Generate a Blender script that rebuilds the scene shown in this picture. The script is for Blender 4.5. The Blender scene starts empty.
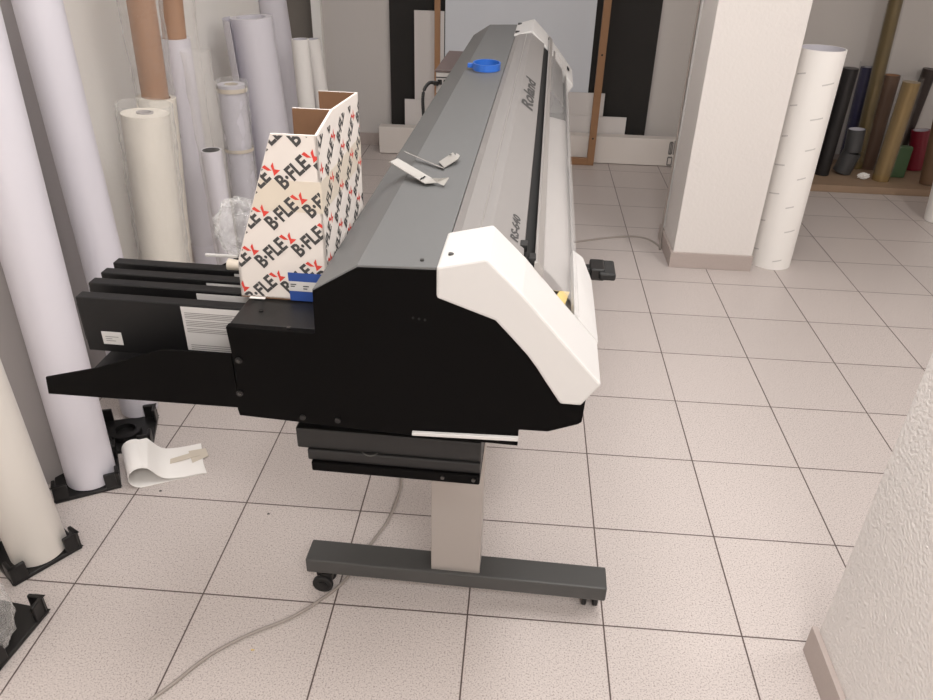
import bpy, bmesh, math, random
from mathutils import Vector, Matrix, Euler
random.seed(7)
sc = bpy.context.scene
COL = sc.collection
PI = math.pi

# ------------------------------------------------------------------ camera
FPX = 749.65
CROT = Euler((1.02959202, -0.0244753324, 0.0766158696), 'XYZ')
CLOC = Vector((1.05516572, -1.91326765, 1.51073599))
cam = bpy.data.cameras.new('camera')
cam.sensor_width = 36.0
cam.lens = FPX / 933 * 36.0
cam.clip_start = 0.02
camo = bpy.data.objects.new('camera', cam)
COL.objects.link(camo)
camo.location = CLOC
camo.rotation_euler = CROT
sc.camera = camo
RM = CROT.to_matrix()

# surveying helpers: turn a measured image point into a place on a known plane of the room
def ray(p):
    return RM @ Vector(((p[0]-466.5)/FPX, -(p[1]-350)/FPX, -1))
def atz(p, z=0.0):
    d = ray(p); return CLOC + d*((z-CLOC.z)/d.z)
def aty(p, y):
    d = ray(p); return CLOC + d*((y-CLOC.y)/d.y)
TH = math.radians(-1.6)
O = Vector((1.0, -0.93, 0))
U = Vector((math.cos(TH), math.sin(TH), 0)); V = Vector((-math.sin(TH), math.cos(TH), 0))
def loc(w):
    return Vector(((w-O).dot(U), (w-O).dot(V), w.z))
def pz(p, z): return loc(atz(p, z))
def pv(p, v):
    d = ray(p); t = (v-(CLOC-O).dot(V))/d.dot(V); return loc(CLOC+d*t)

# ------------------------------------------------------------------ materials
def lin(c):
    return tuple((x/255/12.92 if x/255 <= .04045 else ((x/255+.055)/1.055)**2.4) for x in c)+(1.0,)
MATS = {}
def mat(name, rgb, rough=.5, metal=0.0, bump=0.0, bscale=200, var=0.0, vscale=6, spec=.5, coat=0.0):
    m = bpy.data.materials.new(name); m.use_nodes = True
    nt = m.node_tree; b = nt.nodes['Principled BSDF']
    b.inputs['Base Color'].default_value = lin(rgb)
    b.inputs['Roughness'].default_value = rough
    b.inputs['Metallic'].default_value = metal
    b.inputs['Specular IOR Level'].default_value = spec
    b.inputs['Coat Weight'].default_value = coat
    tc = nt.nodes.new('ShaderNodeTexCoord')
    if var:
        n = nt.nodes.new('ShaderNodeTexNoise'); n.inputs['Scale'].default_value = vscale; n.inputs['Detail'].default_value = 4
        nt.links.new(tc.outputs['Object'], n.inputs['Vector'])
        mx = nt.nodes.new('ShaderNodeMix'); mx.data_type = 'RGBA'
        c = lin(rgb)
        mx.inputs['A'].default_value = tuple(x*(1-var) for x in c[:3])+(1,)
        mx.inputs['B'].default_value = tuple(min(1, x*(1+var)) for x in c[:3])+(1,)
        nt.links.new(n.outputs['Fac'], mx.inputs['Factor']); nt.links.new(mx.outputs['Result'], b.inputs['Base Color'])
    if bump:
        n = nt.nodes.new('ShaderNodeTexNoise'); n.inputs['Scale'].default_value = bscale; n.inputs['Detail'].default_value = 3
        nt.links.new(tc.outputs['Object'], n.inputs['Vector'])
        bp = nt.nodes.new('ShaderNodeBump'); bp.inputs['Strength'].default_value = bump; bp.inputs['Distance'].default_value = .004
        nt.links.new(n.outputs['Fac'], bp.inputs['Height']); nt.links.new(bp.outputs['Normal'], b.inputs['Normal'])
    MATS[name] = m
    return m
def clear(name, tint=(235, 235, 235), alpha=.35, rough=.1, bump=0.0, bscale=40, stretch=None, facing=.5):
    """thin clear plastic sheet: mostly see-through, a little milky, glossy"""
    m = bpy.data.materials.new(name); m.use_nodes = True
    nt = m.node_tree; b = nt.nodes['Principled BSDF']; out = nt.nodes['Material Output']
    b.inputs['Base Color'].default_value = lin(tint); b.inputs['Roughness'].default_value = rough
    b.inputs['Specular IOR Level'].default_value = .9
    tr = nt.nodes.new('ShaderNodeBsdfTransparent')
    mx = nt.nodes.new('ShaderNodeMixShader')
    fr = nt.nodes.new('ShaderNodeLayerWeight'); fr.inputs['Blend'].default_value = .35
    ad = nt.nodes.new('ShaderNodeMath'); ad.operation = 'MULTIPLY_ADD'; ad.use_clamp = True
    ad.inputs[1].default_value = facing; ad.inputs[2].default_value = alpha
    nt.links.new(fr.outputs['Facing'], ad.inputs[0]); nt.links.new(ad.outputs[0], mx.inputs['Fac'])
    nt.links.new(tr.outputs[0], mx.inputs[1]); nt.links.new(b.outputs[0], mx.inputs[2]); nt.links.new(mx.outputs[0], out.inputs['Surface'])
    if bump:
        tc = nt.nodes.new('ShaderNodeTexCoord'); n = nt.nodes.new('ShaderNodeTexNoise')
        mp = nt.nodes.new('ShaderNodeMapping'); mp.inputs['Scale'].default_value = stretch or (1, 1, 1)
        n.inputs['Scale'].default_value = bscale; n.inputs['Detail'].default_value = 4; n.inputs['Distortion'].default_value = 1.2
        nt.links.new(tc.outputs['Object'], mp.inputs['Vector']); nt.links.new(mp.outputs[0], n.inputs['Vector'])
        bp = nt.nodes.new('ShaderNodeBump'); bp.inputs['Strength'].default_value = bump; bp.inputs['Distance'].default_value = .02
        nt.links.new(n.outputs['Fac'], bp.inputs['Height']); nt.links.new(bp.outputs['Normal'], b.inputs['Normal'])
    return m

T = 0.333
def floor_material():
    m = bpy.data.materials.new('granite_tile'); m.use_nodes = True
    nt = m.node_tree; b = nt.nodes['Principled BSDF']; N = nt.nodes; L = nt.links
    geo = N.new('ShaderNodeNewGeometry'); sep = N.new('ShaderNodeSeparateXYZ'); L.new(geo.outputs['Position'], sep.inputs[0])
    def mth(op, a, bb=None):
        n = N.new('ShaderNodeMath'); n.operation = op
        for i, x in enumerate((a, bb)):
            if x is None: continue
            if isinstance(x, (int, float)): n.inputs[i].default_value = x
            else: L.new(x, n.inputs[i])
        return n.outputs[0]
    ds = []
    for ax in (0, 1):
        w = mth('MULTIPLY', sep.outputs[ax], 1/T); w = mth('ADD', w, 100.5)
        f = mth('FRACT', w); f = mth('SUBTRACT', f, .5); f = mth('ABSOLUTE', f); ds.append(mth('MULTIPLY', f, T))
    d = mth('MINIMUM', ds[0], ds[1])
    g = N.new('ShaderNodeMapRange'); g.inputs['From Min'].default_value = .0013; g.inputs['From Max'].default_value = .0026
    L.new(d, g.inputs['Value'])
    n1 = N.new('ShaderNodeTexNoise'); n1.inputs['Scale'].default_value = 250; n1.inputs['Detail'].default_value = 3; n1.inputs['Roughness'].default_value = .7
    L.new(geo.outputs['Position'], n1.inputs['Vector'])
    cr = N.new('ShaderNodeValToRGB'); L.new(n1.outputs['Fac'], cr.inputs[0])
    e = cr.color_ramp.elements
    e[0].position = .34; e[0].color = lin((138, 127, 122)); e[1].position = .62; e[1].color = lin((203, 193, 188))
    k = e.new(.46); k.color = lin((192, 182, 178))
    # each tile a touch different
    fx = mth('FLOOR', mth('MULTIPLY', sep.outputs[0], 1/T)); fy = mth('FLOOR', mth('MULTIPLY', sep.outputs[1], 1/T))
    cb = N.new('ShaderNodeCombineXYZ'); L.new(fx, cb.inputs[0]); L.new(fy, cb.inputs[1])
    wn = N.new('ShaderNodeTexWhiteNoise'); wn.noise_dimensions = '3D'; L.new(cb.outputs[0], wn.inputs['Vector'])
    hs = N.new('ShaderNodeHueSaturation'); L.new(cr.outputs[0], hs.inputs['Color'])
    L.new(mth('ADD', mth('MULTIPLY', wn.outputs['Value'], .05), .975), hs.inputs['Value'])
    mx = N.new('ShaderNodeMix'); mx.data_type = 'RGBA'; mx.inputs['A'].default_value = lin((86, 72, 68))
    L.new(g.outputs[0], mx.inputs['Factor']); L.new(hs.outputs[0], mx.inputs['B']); L.new(mx.outputs['Result'], b.inputs['Base Color'])
    b.inputs['Roughness'].default_value = .38
    b.inputs['Specular IOR Level'].default_value = .45
    bp = N.new('ShaderNodeBump'); bp.inputs['Strength'].default_value = .3; bp.inputs['Distance'].default_value = .002
    L.new(g.outputs[0], bp.inputs['Height']); L.new(bp.outputs[0], b.inputs['Normal'])
    return m

M_floor = floor_material()
M_wall = mat('painted_wall', (240, 236, 231), .75, bump=.15, bscale=60)
M_backwall = mat('back_wall_paint', (196, 190, 186), .75, bump=.12, bscale=60)
M_stucco = mat('stucco', (228, 223, 220), .8, bump=1.0, bscale=125)
M_stucco2 = mat('column_stucco', (224, 218, 214), .8, bump=.35, bscale=70)
M_skirt = mat('skirting_tile', (176, 163, 157), .45, var=.06, vscale=120)
M_ceil = mat('ceiling_paint', (235, 232, 228), .9)
M_door = mat('taupe_door', (128, 119, 109), .6)
M_black = mat('black_steel', (5, 4, 4), .55, spec=.08)
M_black2 = mat('black_satin_steel', (19, 18, 18), .45, bump=.05, bscale=600)
M_blkplas = mat('black_plastic', (17, 16, 16), .35)
M_cart = mat('cartridge_plastic', (16, 15, 16), .5, spec=.3)
M_roof = mat('grey_painted_steel', (98, 98, 98), .5, bump=.04, bscale=500)
M_silver = mat('silver_cover', (134, 130, 128), .5, metal=.1, spec=.3)
M_silver2 = mat('aluminium_rail', (166, 161, 158), .35, metal=.5)
M_gap = mat('slot_black', (12, 11, 11), .7)
M_white = mat('white_moulded_plastic', (198, 195, 193), .45, spec=.35)
M_platen = mat('platen_grey', (158, 151, 148), .45)
M_smoke = mat('dark_block_grey', (58, 53, 53), .3, var=.35, vscale=14)
M_post = mat('brushed_steel_post', (172, 165, 160), .38, metal=.45, bump=.03, bscale=400)
M_foot = mat('charcoal_powder_coat', (68, 67, 66), .5, bump=.06, bscale=700)
M_screw = mat('screw_steel', (95, 93, 91), .35, metal=.9)
M_rubber = mat('rubber', (22, 21, 21), .6)
M_label = mat('paper_label', (196, 192, 190), .6)
M_text = mat('label_text_grey', (120, 116, 114), .7)
M_ink = mat('dark_ink', (62, 60, 60), .7)
M_red = mat('red_ink', (205, 62, 52), .7)
M_blue = mat('blue_print', (38, 70, 140), .5)
M_carton = mat('white_carton', (214, 206, 200), .7, var=.03, vscale=8)
M_kraft = mat('kraft_inside', (118, 86, 62), .85, var=.08, vscale=60)
M_tape = mat('cream_packing_tape', (206, 195, 180), .45)
M_bluep = mat('blue_plastic', (44, 100, 188), .35)
M_galv = mat('bent_sheet_metal', (172, 168, 163), .4, metal=.3)
M_paper = mat('white_paper', (238, 234, 230), .7)
M_lilac = mat('lilac_white_vinyl', (214, 210, 217), .33, var=.02, vscale=3)
M_lilac2 = mat('pale_lilac_paper', (207, 203, 210), .4)
M_warm = mat('warm_white_film', (219, 213, 206), .3)
M_foam = mat('cream_foam', (226, 219, 208), .7, bump=.25, bscale=60)
M_core = mat('brown_paper_core', (162, 120, 88), .7, var=.06, vscale=50)
M_grey = mat('grey_backing_paper', (166, 160, 158), .6)
M_cord = mat('grey_cable', (150, 141, 134), .5)
M_bcord = mat('black_cable', (20, 19, 19), .45)
M_bboard = mat('black_foam_board', (25, 21, 18), .75)
M_wboard = mat('white_foam_board', (206, 200, 197), .6)
M_blueish = mat('frosted_white_panel', (203, 206, 212), .45, var=.02, vscale=2)
M_wood = mat('pine_wood', (146, 108, 76), .6, var=.12, vscale=18)
M_plank = mat('shelf_plank_wood', (148, 124, 102), .6, var=.1, vscale=14)
M_device = mat('brown_box_lid', (92, 78, 76), .5)
M_devw = mat('device_front', (178, 172, 168), .5)
M_yell = mat('yellow_tape', (216, 188, 120), .6, var=.2, vscale=120)
M_rblack = mat('black_vinyl', (28, 26, 27), .35)
M_rblue = mat('navy_vinyl', (30, 28, 62), .3, var=.3, vscale=25)
M_rgrey = mat('dark_grey_vinyl', (70, 70, 71), .35)
M_rolive = mat('olive_gold_vinyl', (106, 90, 56), .3, metal=.3, var=.2, vscale=12)
M_rbrown = mat('brown_vinyl', (92, 70, 56), .4)
M_rbrown2 = mat('dull_brown_carton', (110, 84, 62), .6)
M_rgold = mat('gold_vinyl', (150, 126, 84), .25, metal=.4)
M_rred = mat('crimson_vinyl', (122, 26, 42), .3)
M_rgreen = mat('green_vinyl', (72, 98, 66), .5)
M_rdark = mat('dark_brown_vinyl', (56, 45, 42), .4)
M_cover = clear('clear_acrylic_cover', (235, 232, 230), .06, .12, facing=.16)
M_wrap = clear('crumpled_clear_film', (240, 238, 236), .11, .1, bump=1.0, bscale=42, facing=.4)
M_wrap2 = clear('smooth_clear_film', (232, 228, 224), .08, .16, bump=.5, bscale=14, facing=.3)

# ------------------------------------------------------------------ mesh helpers
class MB:
    def __init__(s): s.v = []; s.f = []; s.mi = []; s.sm = []
    def add(s, vs, fs, mi=0, smooth=False):
        n = len(s.v); s.v += [Vector(x) for x in vs]
        for f in fs: s.f.append([i+n for i in f]); s.mi.append(mi); s.sm.append(smooth)
        return s
    def box(s, a, b, mi=0):
        x0, y0, z0 = a; x1, y1, z1 = b
        vs = [(x0,y0,z0),(x1,y0,z0),(x1,y1,z0),(x0,y1,z0),(x0,y0,z1),(x1,y0,z1),(x1,y1,z1),(x0,y1,z1)]
        return s.add(vs, [(0,3,2,1),(4,5,6,7),(0,1,5,4),(1,2,6,5),(2,3,7,6),(3,0,4,7)], mi)
    def prism(s, prof, a, b, fn=None, mi=0):
        """closed profile of (p,q) extruded from a to b; default p=x, q=z along y"""
        fn = fn or (lambda p, q, t: (p, t, q)); n = len(prof)
        vs = [fn(p, q, a) for p, q in prof]+[fn(p, q, b) for p, q in prof]
        fs = [tuple(range(n))[::-1], tuple(range(n, 2*n))]+[(i, (i+1) % n, n+(i+1) % n, n+i) for i in range(n)]
        return s.add(vs, fs, mi)
    def cyl(s, a, b, r, r2=None, seg=40, hole=0.0, depth=.05, mi=0, mi2=None, caps=True):
        a = Vector(a); b = Vector(b); r2 = r if r2 is None else r2; ax = (b-a).normalized()
        t = Vector((1,0,0)) if abs(ax.x) < .9 else Vector((0,1,0)); e1 = ax.cross(t).normalized(); e2 = ax.cross(e1)
        def ring(c, rr): return [c+(e1*math.cos(2*PI*i/seg)+e2*math.sin(2*PI*i/seg))*rr for i in range(seg)]
        vs = ring(a, r)+ring(b, r2)
        s.add(vs, [(i, (i+1) % seg, seg+(i+1) % seg, seg+i) for i in range(seg)], mi, True)
        if not caps: return s
        s.add(ring(a, r), [tuple(range(seg))[::-1]], mi)
        m2 = mi if mi2 is None else mi2
        if hole:
            s.add(ring(b, r2)+ring(b, hole), [(i, (i+1) % seg, seg+(i+1) % seg, seg+i) for i in range(seg)], mi)
            c = b-ax*depth
            s.add(ring(b, hole)+ring(c, hole), [(i, (i+1) % seg, seg+(i+1) % seg, seg+i) for i in range(seg)], m2, True)
            s.add(ring(c, hole), [tuple(range(seg))], m2)
        else: s.add(ring(b, r2), [tuple(range(seg))], mi)
        return s
    def tube(s, pts, r, seg=10, mi=0):
        pts = [Vector(p) for p in pts]; n = len(pts); rings = []
        for i, p in enumerate(pts):
            d = (pts[min(i+1, n-1)]-pts[max(i-1, 0)]).normalized()
            t = Vector((0,0,1)) if abs(d.z) < .9 else Vector((1,0,0)); e1 = d.cross(t).normalized(); e2 = d.cross(e1)
            rings += [p+(e1*math.cos(2*PI*k/seg)+e2*math.sin(2*PI*k/seg))*r for k in range(seg)]
        fs = [(i*seg+k, i*seg+(k+1) % seg, (i+1)*seg+(k+1) % seg, (i+1)*seg+k) for i in range(n-1) for k in range(seg)]
        s.add(rings, fs, mi, True)
        s.add(rings[:seg], [tuple(range(seg))[::-1]], mi); s.add(rings[-seg:], [tuple(range(seg))], mi)
        return s
    def sheet(s, strip1, strip2, th=.002, mi=0, smooth=False):
        """ribbon between two polylines, given a thickness"""
        a = [Vector(p) for p in strip1]; b = [Vector(p) for p in strip2]; n = len(a); nr = []
        for i in range(n):
            d = a[min(i+1, n-1)]-a[max(i-1, 0)]; w = b[i]-a[i]; nr.append(d.cross(w).normalized()*th)
        vs = a+b+[a[i]+nr[i] for i in range(n)]+[b[i]+nr[i] for i in range(n)]
        fs = []
        for i in range(n-1):
            fs += [(i, i+1, n+i+1, n+i), (2*n+i, 3*n+i, 3*n+i+1, 2*n+i+1), (i, 2*n+i, 2*n+i+1, i+1), (n+i, n+i+1, 3*n+i+1, 3*n+i)]
        fs += [(0, n, 3*n, 2*n), (n-1, 3*n-1, 4*n-1, 2*n-1)]
        return s.add(vs, fs, mi, smooth)
    def build(s, name, mats, parent=None, origin=None, bevel=0.0):
        mats = mats if isinstance(mats, (list, tuple)) else [mats]
        me = bpy.data.meshes.new(name)
        o = origin if origin is not None else Vector((0, 0, 0))
        if parent is not None and origin is None: o = parent.get('_o') and Vector(parent['_o']) or Vector((0, 0, 0))
        me.from_pydata([tuple(v-Vector(o)) for v in s.v], [], s.f)
        for m in mats: me.materials.append(m)
        for p, mi, sm in zip(me.polygons, s.mi, s.sm): p.material_index = mi; p.use_smooth = sm
        bm = bmesh.new(); bm.from_mesh(me)
        bmesh.ops.remove_doubles(bm, verts=bm.verts, dist=1e-5)
        bmesh.ops.recalc_face_normals(bm, faces=bm.faces)
        for e in bm.edges:
            if len(e.link_faces) == 2 and e.calc_face_angle(0) > .6: e.smooth = False
        bm.to_mesh(me); bm.free(); me.update()
        ob = bpy.data.objects.new(name, me); COL.objects.link(ob)
        if parent is not None: ob.parent = parent
        else: ob.location = o
        if bevel:
            md = ob.modifiers.new('bevel', 'BEVEL'); md.width = bevel; md.segments = 2; md.limit_method = 'ANGLE'; md.angle_limit = .6
        return ob
def tag(o, label=None, cat=None, group=None, kind=None):
    if label: o['label'] = label
    if cat: o['category'] = cat
    if group: o['group'] = group
    if kind: o['kind'] = kind
    return o
ORI = {}
def thing(name, label, cat, at=(0,0,0), rz=0.0, group=None):
    o = bpy.data.objects.new(name, None); COL.objects.link(o); o.empty_display_size = .05
    o.location = at; o.rotation_euler = (0, 0, rz); tag(o, label, cat, group); ORI[o.name] = Vector(at)
    return o
def part(mb, name, m, parent, bevel=0.0, world=True, label=None):
    """world=True: vertices were given in room coordinates, the parent is unrotated"""
    ob = mb.build(name, m, parent, origin=ORI[parent.name] if (world and parent.name in ORI) else Vector((0,0,0)), bevel=bevel)
    if world and parent.name in ORI: ORI[ob.name] = Vector((0,0,0))+ORI[parent.name]
    if label: ob['label'] = label
    return ob
def single(mb, name, m, label, cat, origin, group=None, bevel=0.0):
    return tag(mb.build(name, m, None, origin=Vector(origin), bevel=bevel), label, cat, group)
def struct(name, mb, m, origin=(0,0,0), bevel=0):
    return tag(mb.build(name, m, None, origin=Vector(origin), bevel=bevel), kind='structure')

# ------------------------------------------------------------------ lettering
def text_bm(txt, size, align='LEFT', bold=False):
    cu = bpy.data.curves.new('lettering', 'FONT'); cu.body = txt; cu.size = size; cu.align_x = align; cu.resolution_u = 3
    if bold: cu.offset = size*.035
    ob = bpy.data.objects.new('lettering', cu); COL.objects.link(ob)
    me = bpy.data.meshes.new_from_object(ob, depsgraph=bpy.context.evaluated_depsgraph_get())
    bm = bmesh.new(); bm.from_mesh(me)
    bpy.data.objects.remove(ob); bpy.data.curves.remove(cu); bpy.data.meshes.remove(me)
    return bm
def merge(dst, src, M, mi=0):
    vm = [dst.verts.new(M @ v.co) for v in src.verts]
    src.verts.index_update()
    for f in src.faces:
        try: nf = dst.faces.new([vm[v.index] for v in f.verts]); nf.material_index = mi
        except ValueError: pass
def clip(bm, poly):
    """keep the flat artwork inside a convex outline"""
    c = sum((Vector(p) for p in poly), Vector((0, 0)))/len(poly)
    for i in range(len(poly)):
        a = Vector(poly[i]); b = Vector(poly[(i+1) % len(poly)]); d = b-a; n = Vector((d.y, -d.x))
        if n.dot(c-a) > 0: n = -n
        bmesh.ops.bisect_plane(bm, geom=bm.verts[:]+bm.edges[:]+bm.faces[:], plane_co=(a.x, a.y, 0), plane_no=(n.x, n.y, 0), clear_outer=True)
def art(bm, name, mats, parent, fn, label=None):
    """flat artwork (x,y) laid onto a surface by fn, as a mesh part"""
    for v in bm.verts: v.co = Vector(fn(v.co.x, v.co.y))
    me = bpy.data.meshes.new(name); bm.to_mesh(me); bm.free()
    for m in mats: me.materials.append(m)
    ob = bpy.data.objects.new(name, me); COL.objects.link(ob); ob.parent = parent
    if label: ob['label'] = label
    return ob
def strokes(lines, w):
    bm = bmesh.new()
    for (a, b) in lines:
        a = Vector(a); b = Vector(b); n = (b-a).normalized(); n = Vector((-n.y, n.x))*w/2
        vs = [bm.verts.new((p.x, p.y, 0)) for p in (a-n, b-n, b+n, a+n)]; bm.faces.new(vs)
    return bm

# ================================================================== ROOM SHELL
XL, XR, YB, YF, ZC = -0.47, 4.6, 3.36, -3.2, 2.75
struct('floor', MB().box((XL-.6, YF, -.05), (XR, YB+.3, 0)), M_floor)
struct('ceiling', MB().box((XL-.6, YF, ZC), (XR, YB+.3, ZC+.05)), M_ceil)
struct('wall_left', MB().box((XL-.1, YF, 0), (XL, 2.95, ZC)), M_wall)
struct('wall_back', MB().box((-.33, YB, 0), (XR, YB+.1, ZC)), M_backwall)
struct('trim_1', MB().box((-.345, YB-.045, 0), (-.285, YB, ZC)), M_wall)
struct('door_1', MB().box((-1.05, YB+.10, 0), (-.33, YB+.14, 2.1)), M_door)
struct('wall_recess', MB().box((-1.05, YB+.15, 0), (-.33, YB+.2, ZC)).box((-1.1, 2.9, 0), (-1.05, YB+.2, ZC)), M_backwall)
struct('wall_right', MB().box((XR, YF, 0), (XR+.1, YB+.1, ZC)), M_wall)
struct('wall_front', MB().box((XL-.6, YF-.1, 0), (XR, YF, ZC)), M_wall)
struct('baseboard_back', MB().box((-.28, YB-.012, 0), (XR, YB, .08)), M_skirt)
struct('baseboard_left', MB().box((XL, YF, 0), (XL+.012, 2.9, .08)), M_skirt)
# square column, turned exactly with the tiles
cx0, cx1, cy0, cy1 = 1.83, 2.205, 1.505, 1.86
struct('wall_column', MB().box((cx0, cy0, 0), (cx1, cy1, ZC)), M_stucco2, bevel=.004)
bb = MB(); bb.box((cx0-.012, cy0-.012, 0), (cx1+.004, cy0, .078)); bb.box((cx0-.012, cy0, 0), (cx0, cy1+.01, .078))
struct('baseboard_column', bb, M_skirt, bevel=.002)
# near pillar with rough stucco
px0 = 1.815
struct('wall_pillar', MB().box((px0, -1.5, 0), (px0+.5, -.70, ZC)), M_stucco, bevel=.006)
struct('baseboard_pillar', MB().box((px0-.014, -1.5, 0), (px0, -.69, .085)), M_skirt, bevel=.002)
# cable duct running down the column
duct = thing('cable_duct', 'white plastic cable duct running up the left side of the white column', 'cable duct', (cx0, cy1-.03, 0))
part(MB().box((cx0-.008, cy1-.075, .09), (cx0, cy1-.045, ZC)), 'duct_cover', M_white, duct, .001)
part(MB().box((cx0-.006, cy1-.035, .09), (cx0, cy1-.015, ZC)), 'duct_cover', M_white, duct, .001)

# ================================================================== PRINTER
P = thing('large_format_printer', 'long grey, white and black wide-format printer on a wheeled stand', 'printer', O, TH)
ORI[P.name] = Vector((0,0,0))
LEN = 2.52
def pp(mb, name, m, bevel=0.0, label=None, parent=None):
    ob = mb.build(name, m, parent or P, origin=Vector((0,0,0)), bevel=bevel); ORI[ob.name] = Vector((0,0,0))
    if label: ob['label'] = label
    return ob
plate = [(-.386,.928),(-.243,.928),(-.241,1.002),(-.170,1.046),(-.045,1.050),(.02,1.055),(.070,1.012),(.135,.935),(.185,.868),(.182,.80),(.176,.795),(.130,.776),(.083,.775),(.083,.742),(-.093,.745),(-.283,.753),(-.386,.757),(-.388,.77),(-.381,.843)]
pp(MB().prism(plate, 0, .014), 'end_panel', M_black, .0015)
far = [(a, b) for a, b in plate if a > -.25]; far = [(-.241,.76)]+far[:-2]
far = [(-.241,.757),(-.241,1.002),(-.170,1.046),(-.045,1.050),(.02,1.055),(.070,1.012),(.135,.935),(.185,.868),(.182,.80),(.130,.776)]
pp(MB().prism(far, LEN-.014, LEN), 'end_panel', M_black, .0015)
pp(MB().prism([(-.236,.76),(-.236,.99),(-.168,1.038),(-.045,1.042),(.055,1.02),(.06,.90),(.168,.885),(.168,.80),(.13,.78)], .014, LEN-.014), 'body', M_black)
pp(MB().prism([(-.385,.80),(-.385,.927),(-.238,.927),(-.238,.80)], .014, .30).box((-.30,.30,.80), (-.238,LEN-.02,.90)), 'rear_housing', M_black2, .002)
rc = [(-.241,.93),(-.241,1.004),(-.170,1.049),(-.047,1.054),(-.047,1.046),(-.168,1.041),(-.236,1.0),(-.236,.93)]
pp(MB().prism(rc, .001, LEN-.001), 'roof_panel', M_roof, .001)
fc = [(-.046,1.054),(-.030,1.062),(.018,1.068),(.070,1.030),(.070,1.018),(.018,1.056),(-.046,1.044)]
fcp = pp(MB().prism(fc, .12, LEN-.05), 'front_cover', M_silver, .0015)
pp(MB().prism([(-.002,1.0648),(.0005,1.0652),(.0005,1.0662),(-.002,1.0658)], .12, LEN-.34), 'crease_line', M_silver2)
pp(MB().prism([(.070,1.006),(.070,1.018),(.088,1.004),(.088,.99)], .12, LEN-.05), 'slot', M_gap)
pp(MB().prism([(.088,.985),(.088,1.018),(.093,1.018),(.097,1.012),(.103,1.006),(.103,.985)], .12, LEN-.05), 'rail', M_silver2, .001)
# clear front cover: a bent acrylic sheet
cv = [(.103,1.008),(.120,.992),(.140,.968),(.158,.944),(.166,.925)]
mb = MB(); mb.sheet([(a, .12, b) for a, b in cv], [(a, LEN-.3, b) for a, b in cv], .003, 0, True)
pp(mb, 'clear_cover', M_cover)
pp(MB().prism([(.062,.905),(.165,.888),(.165,.892),(.062,.912)], .014, 1.55), 'platen', M_platen)
pp(MB().prism([(.062,.92),(.150,.915),(.150,.935),(.110,.985),(.062,.995)], 1.55, LEN-.16), 'dark_inner_block', M_smoke, .003)  # dark block under the far stretch of the clear cover
pp(MB().prism([(.162,.80),(.162,.914),(.167,.914),(.167,.80)], .12, LEN-.02), 'front_apron', M_silver, .001)
# end caps
cap = [(-.052,1.056),(-.052,1.006),(.036,.975),(.062,.947),(.088,.918),(.104,.896),(.118,.874),(.144,.835),(.177,.835),(.204,.877),(.143,.944),(.074,1.022),(.020,1.074)]
def capfn(p, q, t): return (p, t, q)
c1 = pp(MB().prism([(a_, b_+.002) for a_, b_ in cap], -.008, .125), 'end_cap', M_white, .004, 'near white end cap')
pp(MB().cyl((-.036,.030,1.056), (-.035,.030,1.0645), .004, seg=16), 'screw', M_screw, parent=c1)
cv2 = [(-.052,1.058),(-.052,1.01),(.036,.985),(.088,.92),(.144,.845),(.177,.84),(.200,.877),(.143,.946),(.074,1.026),(.020,1.078)]
c2 = pp(MB().prism(cv2, LEN-.33, LEN+.008), 'end_cap', M_white, .004, 'far white end cap')
for (vv, uu, zz) in ((LEN-.04, -.040, 1.061), (LEN-.27, -.040, 1.061)):
    pp(MB().box((uu-.008, vv-.014, zz-.003), (uu+.008, vv+.014, zz+.004)), 'clip', M_blkplas, parent=c2)
pp(MB().prism([(.085,1.016),(.100,.999),(.102,1.001),(.087,1.018)], LEN-.12, LEN-.06), 'slot', M_gap, parent=c2)
pp(MB().prism([(.172,.914),(.180,.904),(.1825,.906),(.1745,.916)], LEN-.18, LEN-.13), 'slot', M_gap, parent=c2)
# wing of the near cap reaching along the front edge
w = MB()
top = [(.160,.124,.931),(.161,.37,.938),(.184,.41,.907),(.203,.36,.880),(.205,.124,.879)]
w.add(top+[(x-.004, y, z-.014) for x, y, z in top[:2]]+[(x-.008, y, z-.05) for x, y, z in top[2:]],
      [(0,1,2,3,4), (9,8,7,6,5), (0,5,6,1), (1,6,7,2), (2,7,8,3), (3,8,9,4), (4,9,5,0)])
pp(w, 'front_wing', M_white, .0015)
for v_, u_, z_ in ((.155,.069,1.032), (.137,.084,1.018)):
    pp(MB().box((u_-.006, v_-.010, z_-.008), (u_+.006, v_+.012, z_+.004)), 'hinge_clip', M_blkplas, .001)
# clamp lever
lv = pp(MB().box((.171,.465,.842), (.216,.490,.858)).box((.206,.450,.838), (.236,.505,.864)), 'clamp_lever', M_blkplas, .003)
pp(MB().box((.224,.440,.844), (.258,.512,.860)), 'lever_knob', M_rubber, .004, parent=lv)
# screws / fittings on the near panel
for p in ((239,360),(240,393)):
    a = pv(p, 0); pp(MB().cyl((a.x, 0, a.z), (a.x, -.003, a.z), .0055, seg=18), 'screw', M_black2)
    pp(MB().cyl((a.x, -.003, a.z), (a.x, -.0045, a.z), .0026, seg=12), 'screw_tip', M_screw)
for p in ((303,417),(338,420)):
    a = pv(p, 0); pp(MB().cyl((a.x, 0, a.z), (a.x, -.003, a.z), .005, seg=18), 'screw', M_black2)
mb = MB()
for p in ((413,318),(419,319),(425,320)):
    a = pv(p, 0); mb.cyl((a.x, 0, a.z), (a.x, -.001, a.z), .002, seg=10)
pp(mb, 'vent_holes', M_gap)
for p in ((261,311),(289,328)):
    a = pz(p, .928); pp(MB().cyl((a.x, a.y, .927), (a.x, a.y, .930), .0035, seg=14), 'screw', M_screw if p[0] > 270 else M_gap)
a = pz((422,260), 1.054); pp(MB().cyl((a.x, a.y, 1.050), (a.x, a.y, 1.0555), .003, seg=14), 'screw', M_screw)
a = pv((412,435), -.004); b = pv((518,441), -.004)
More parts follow.
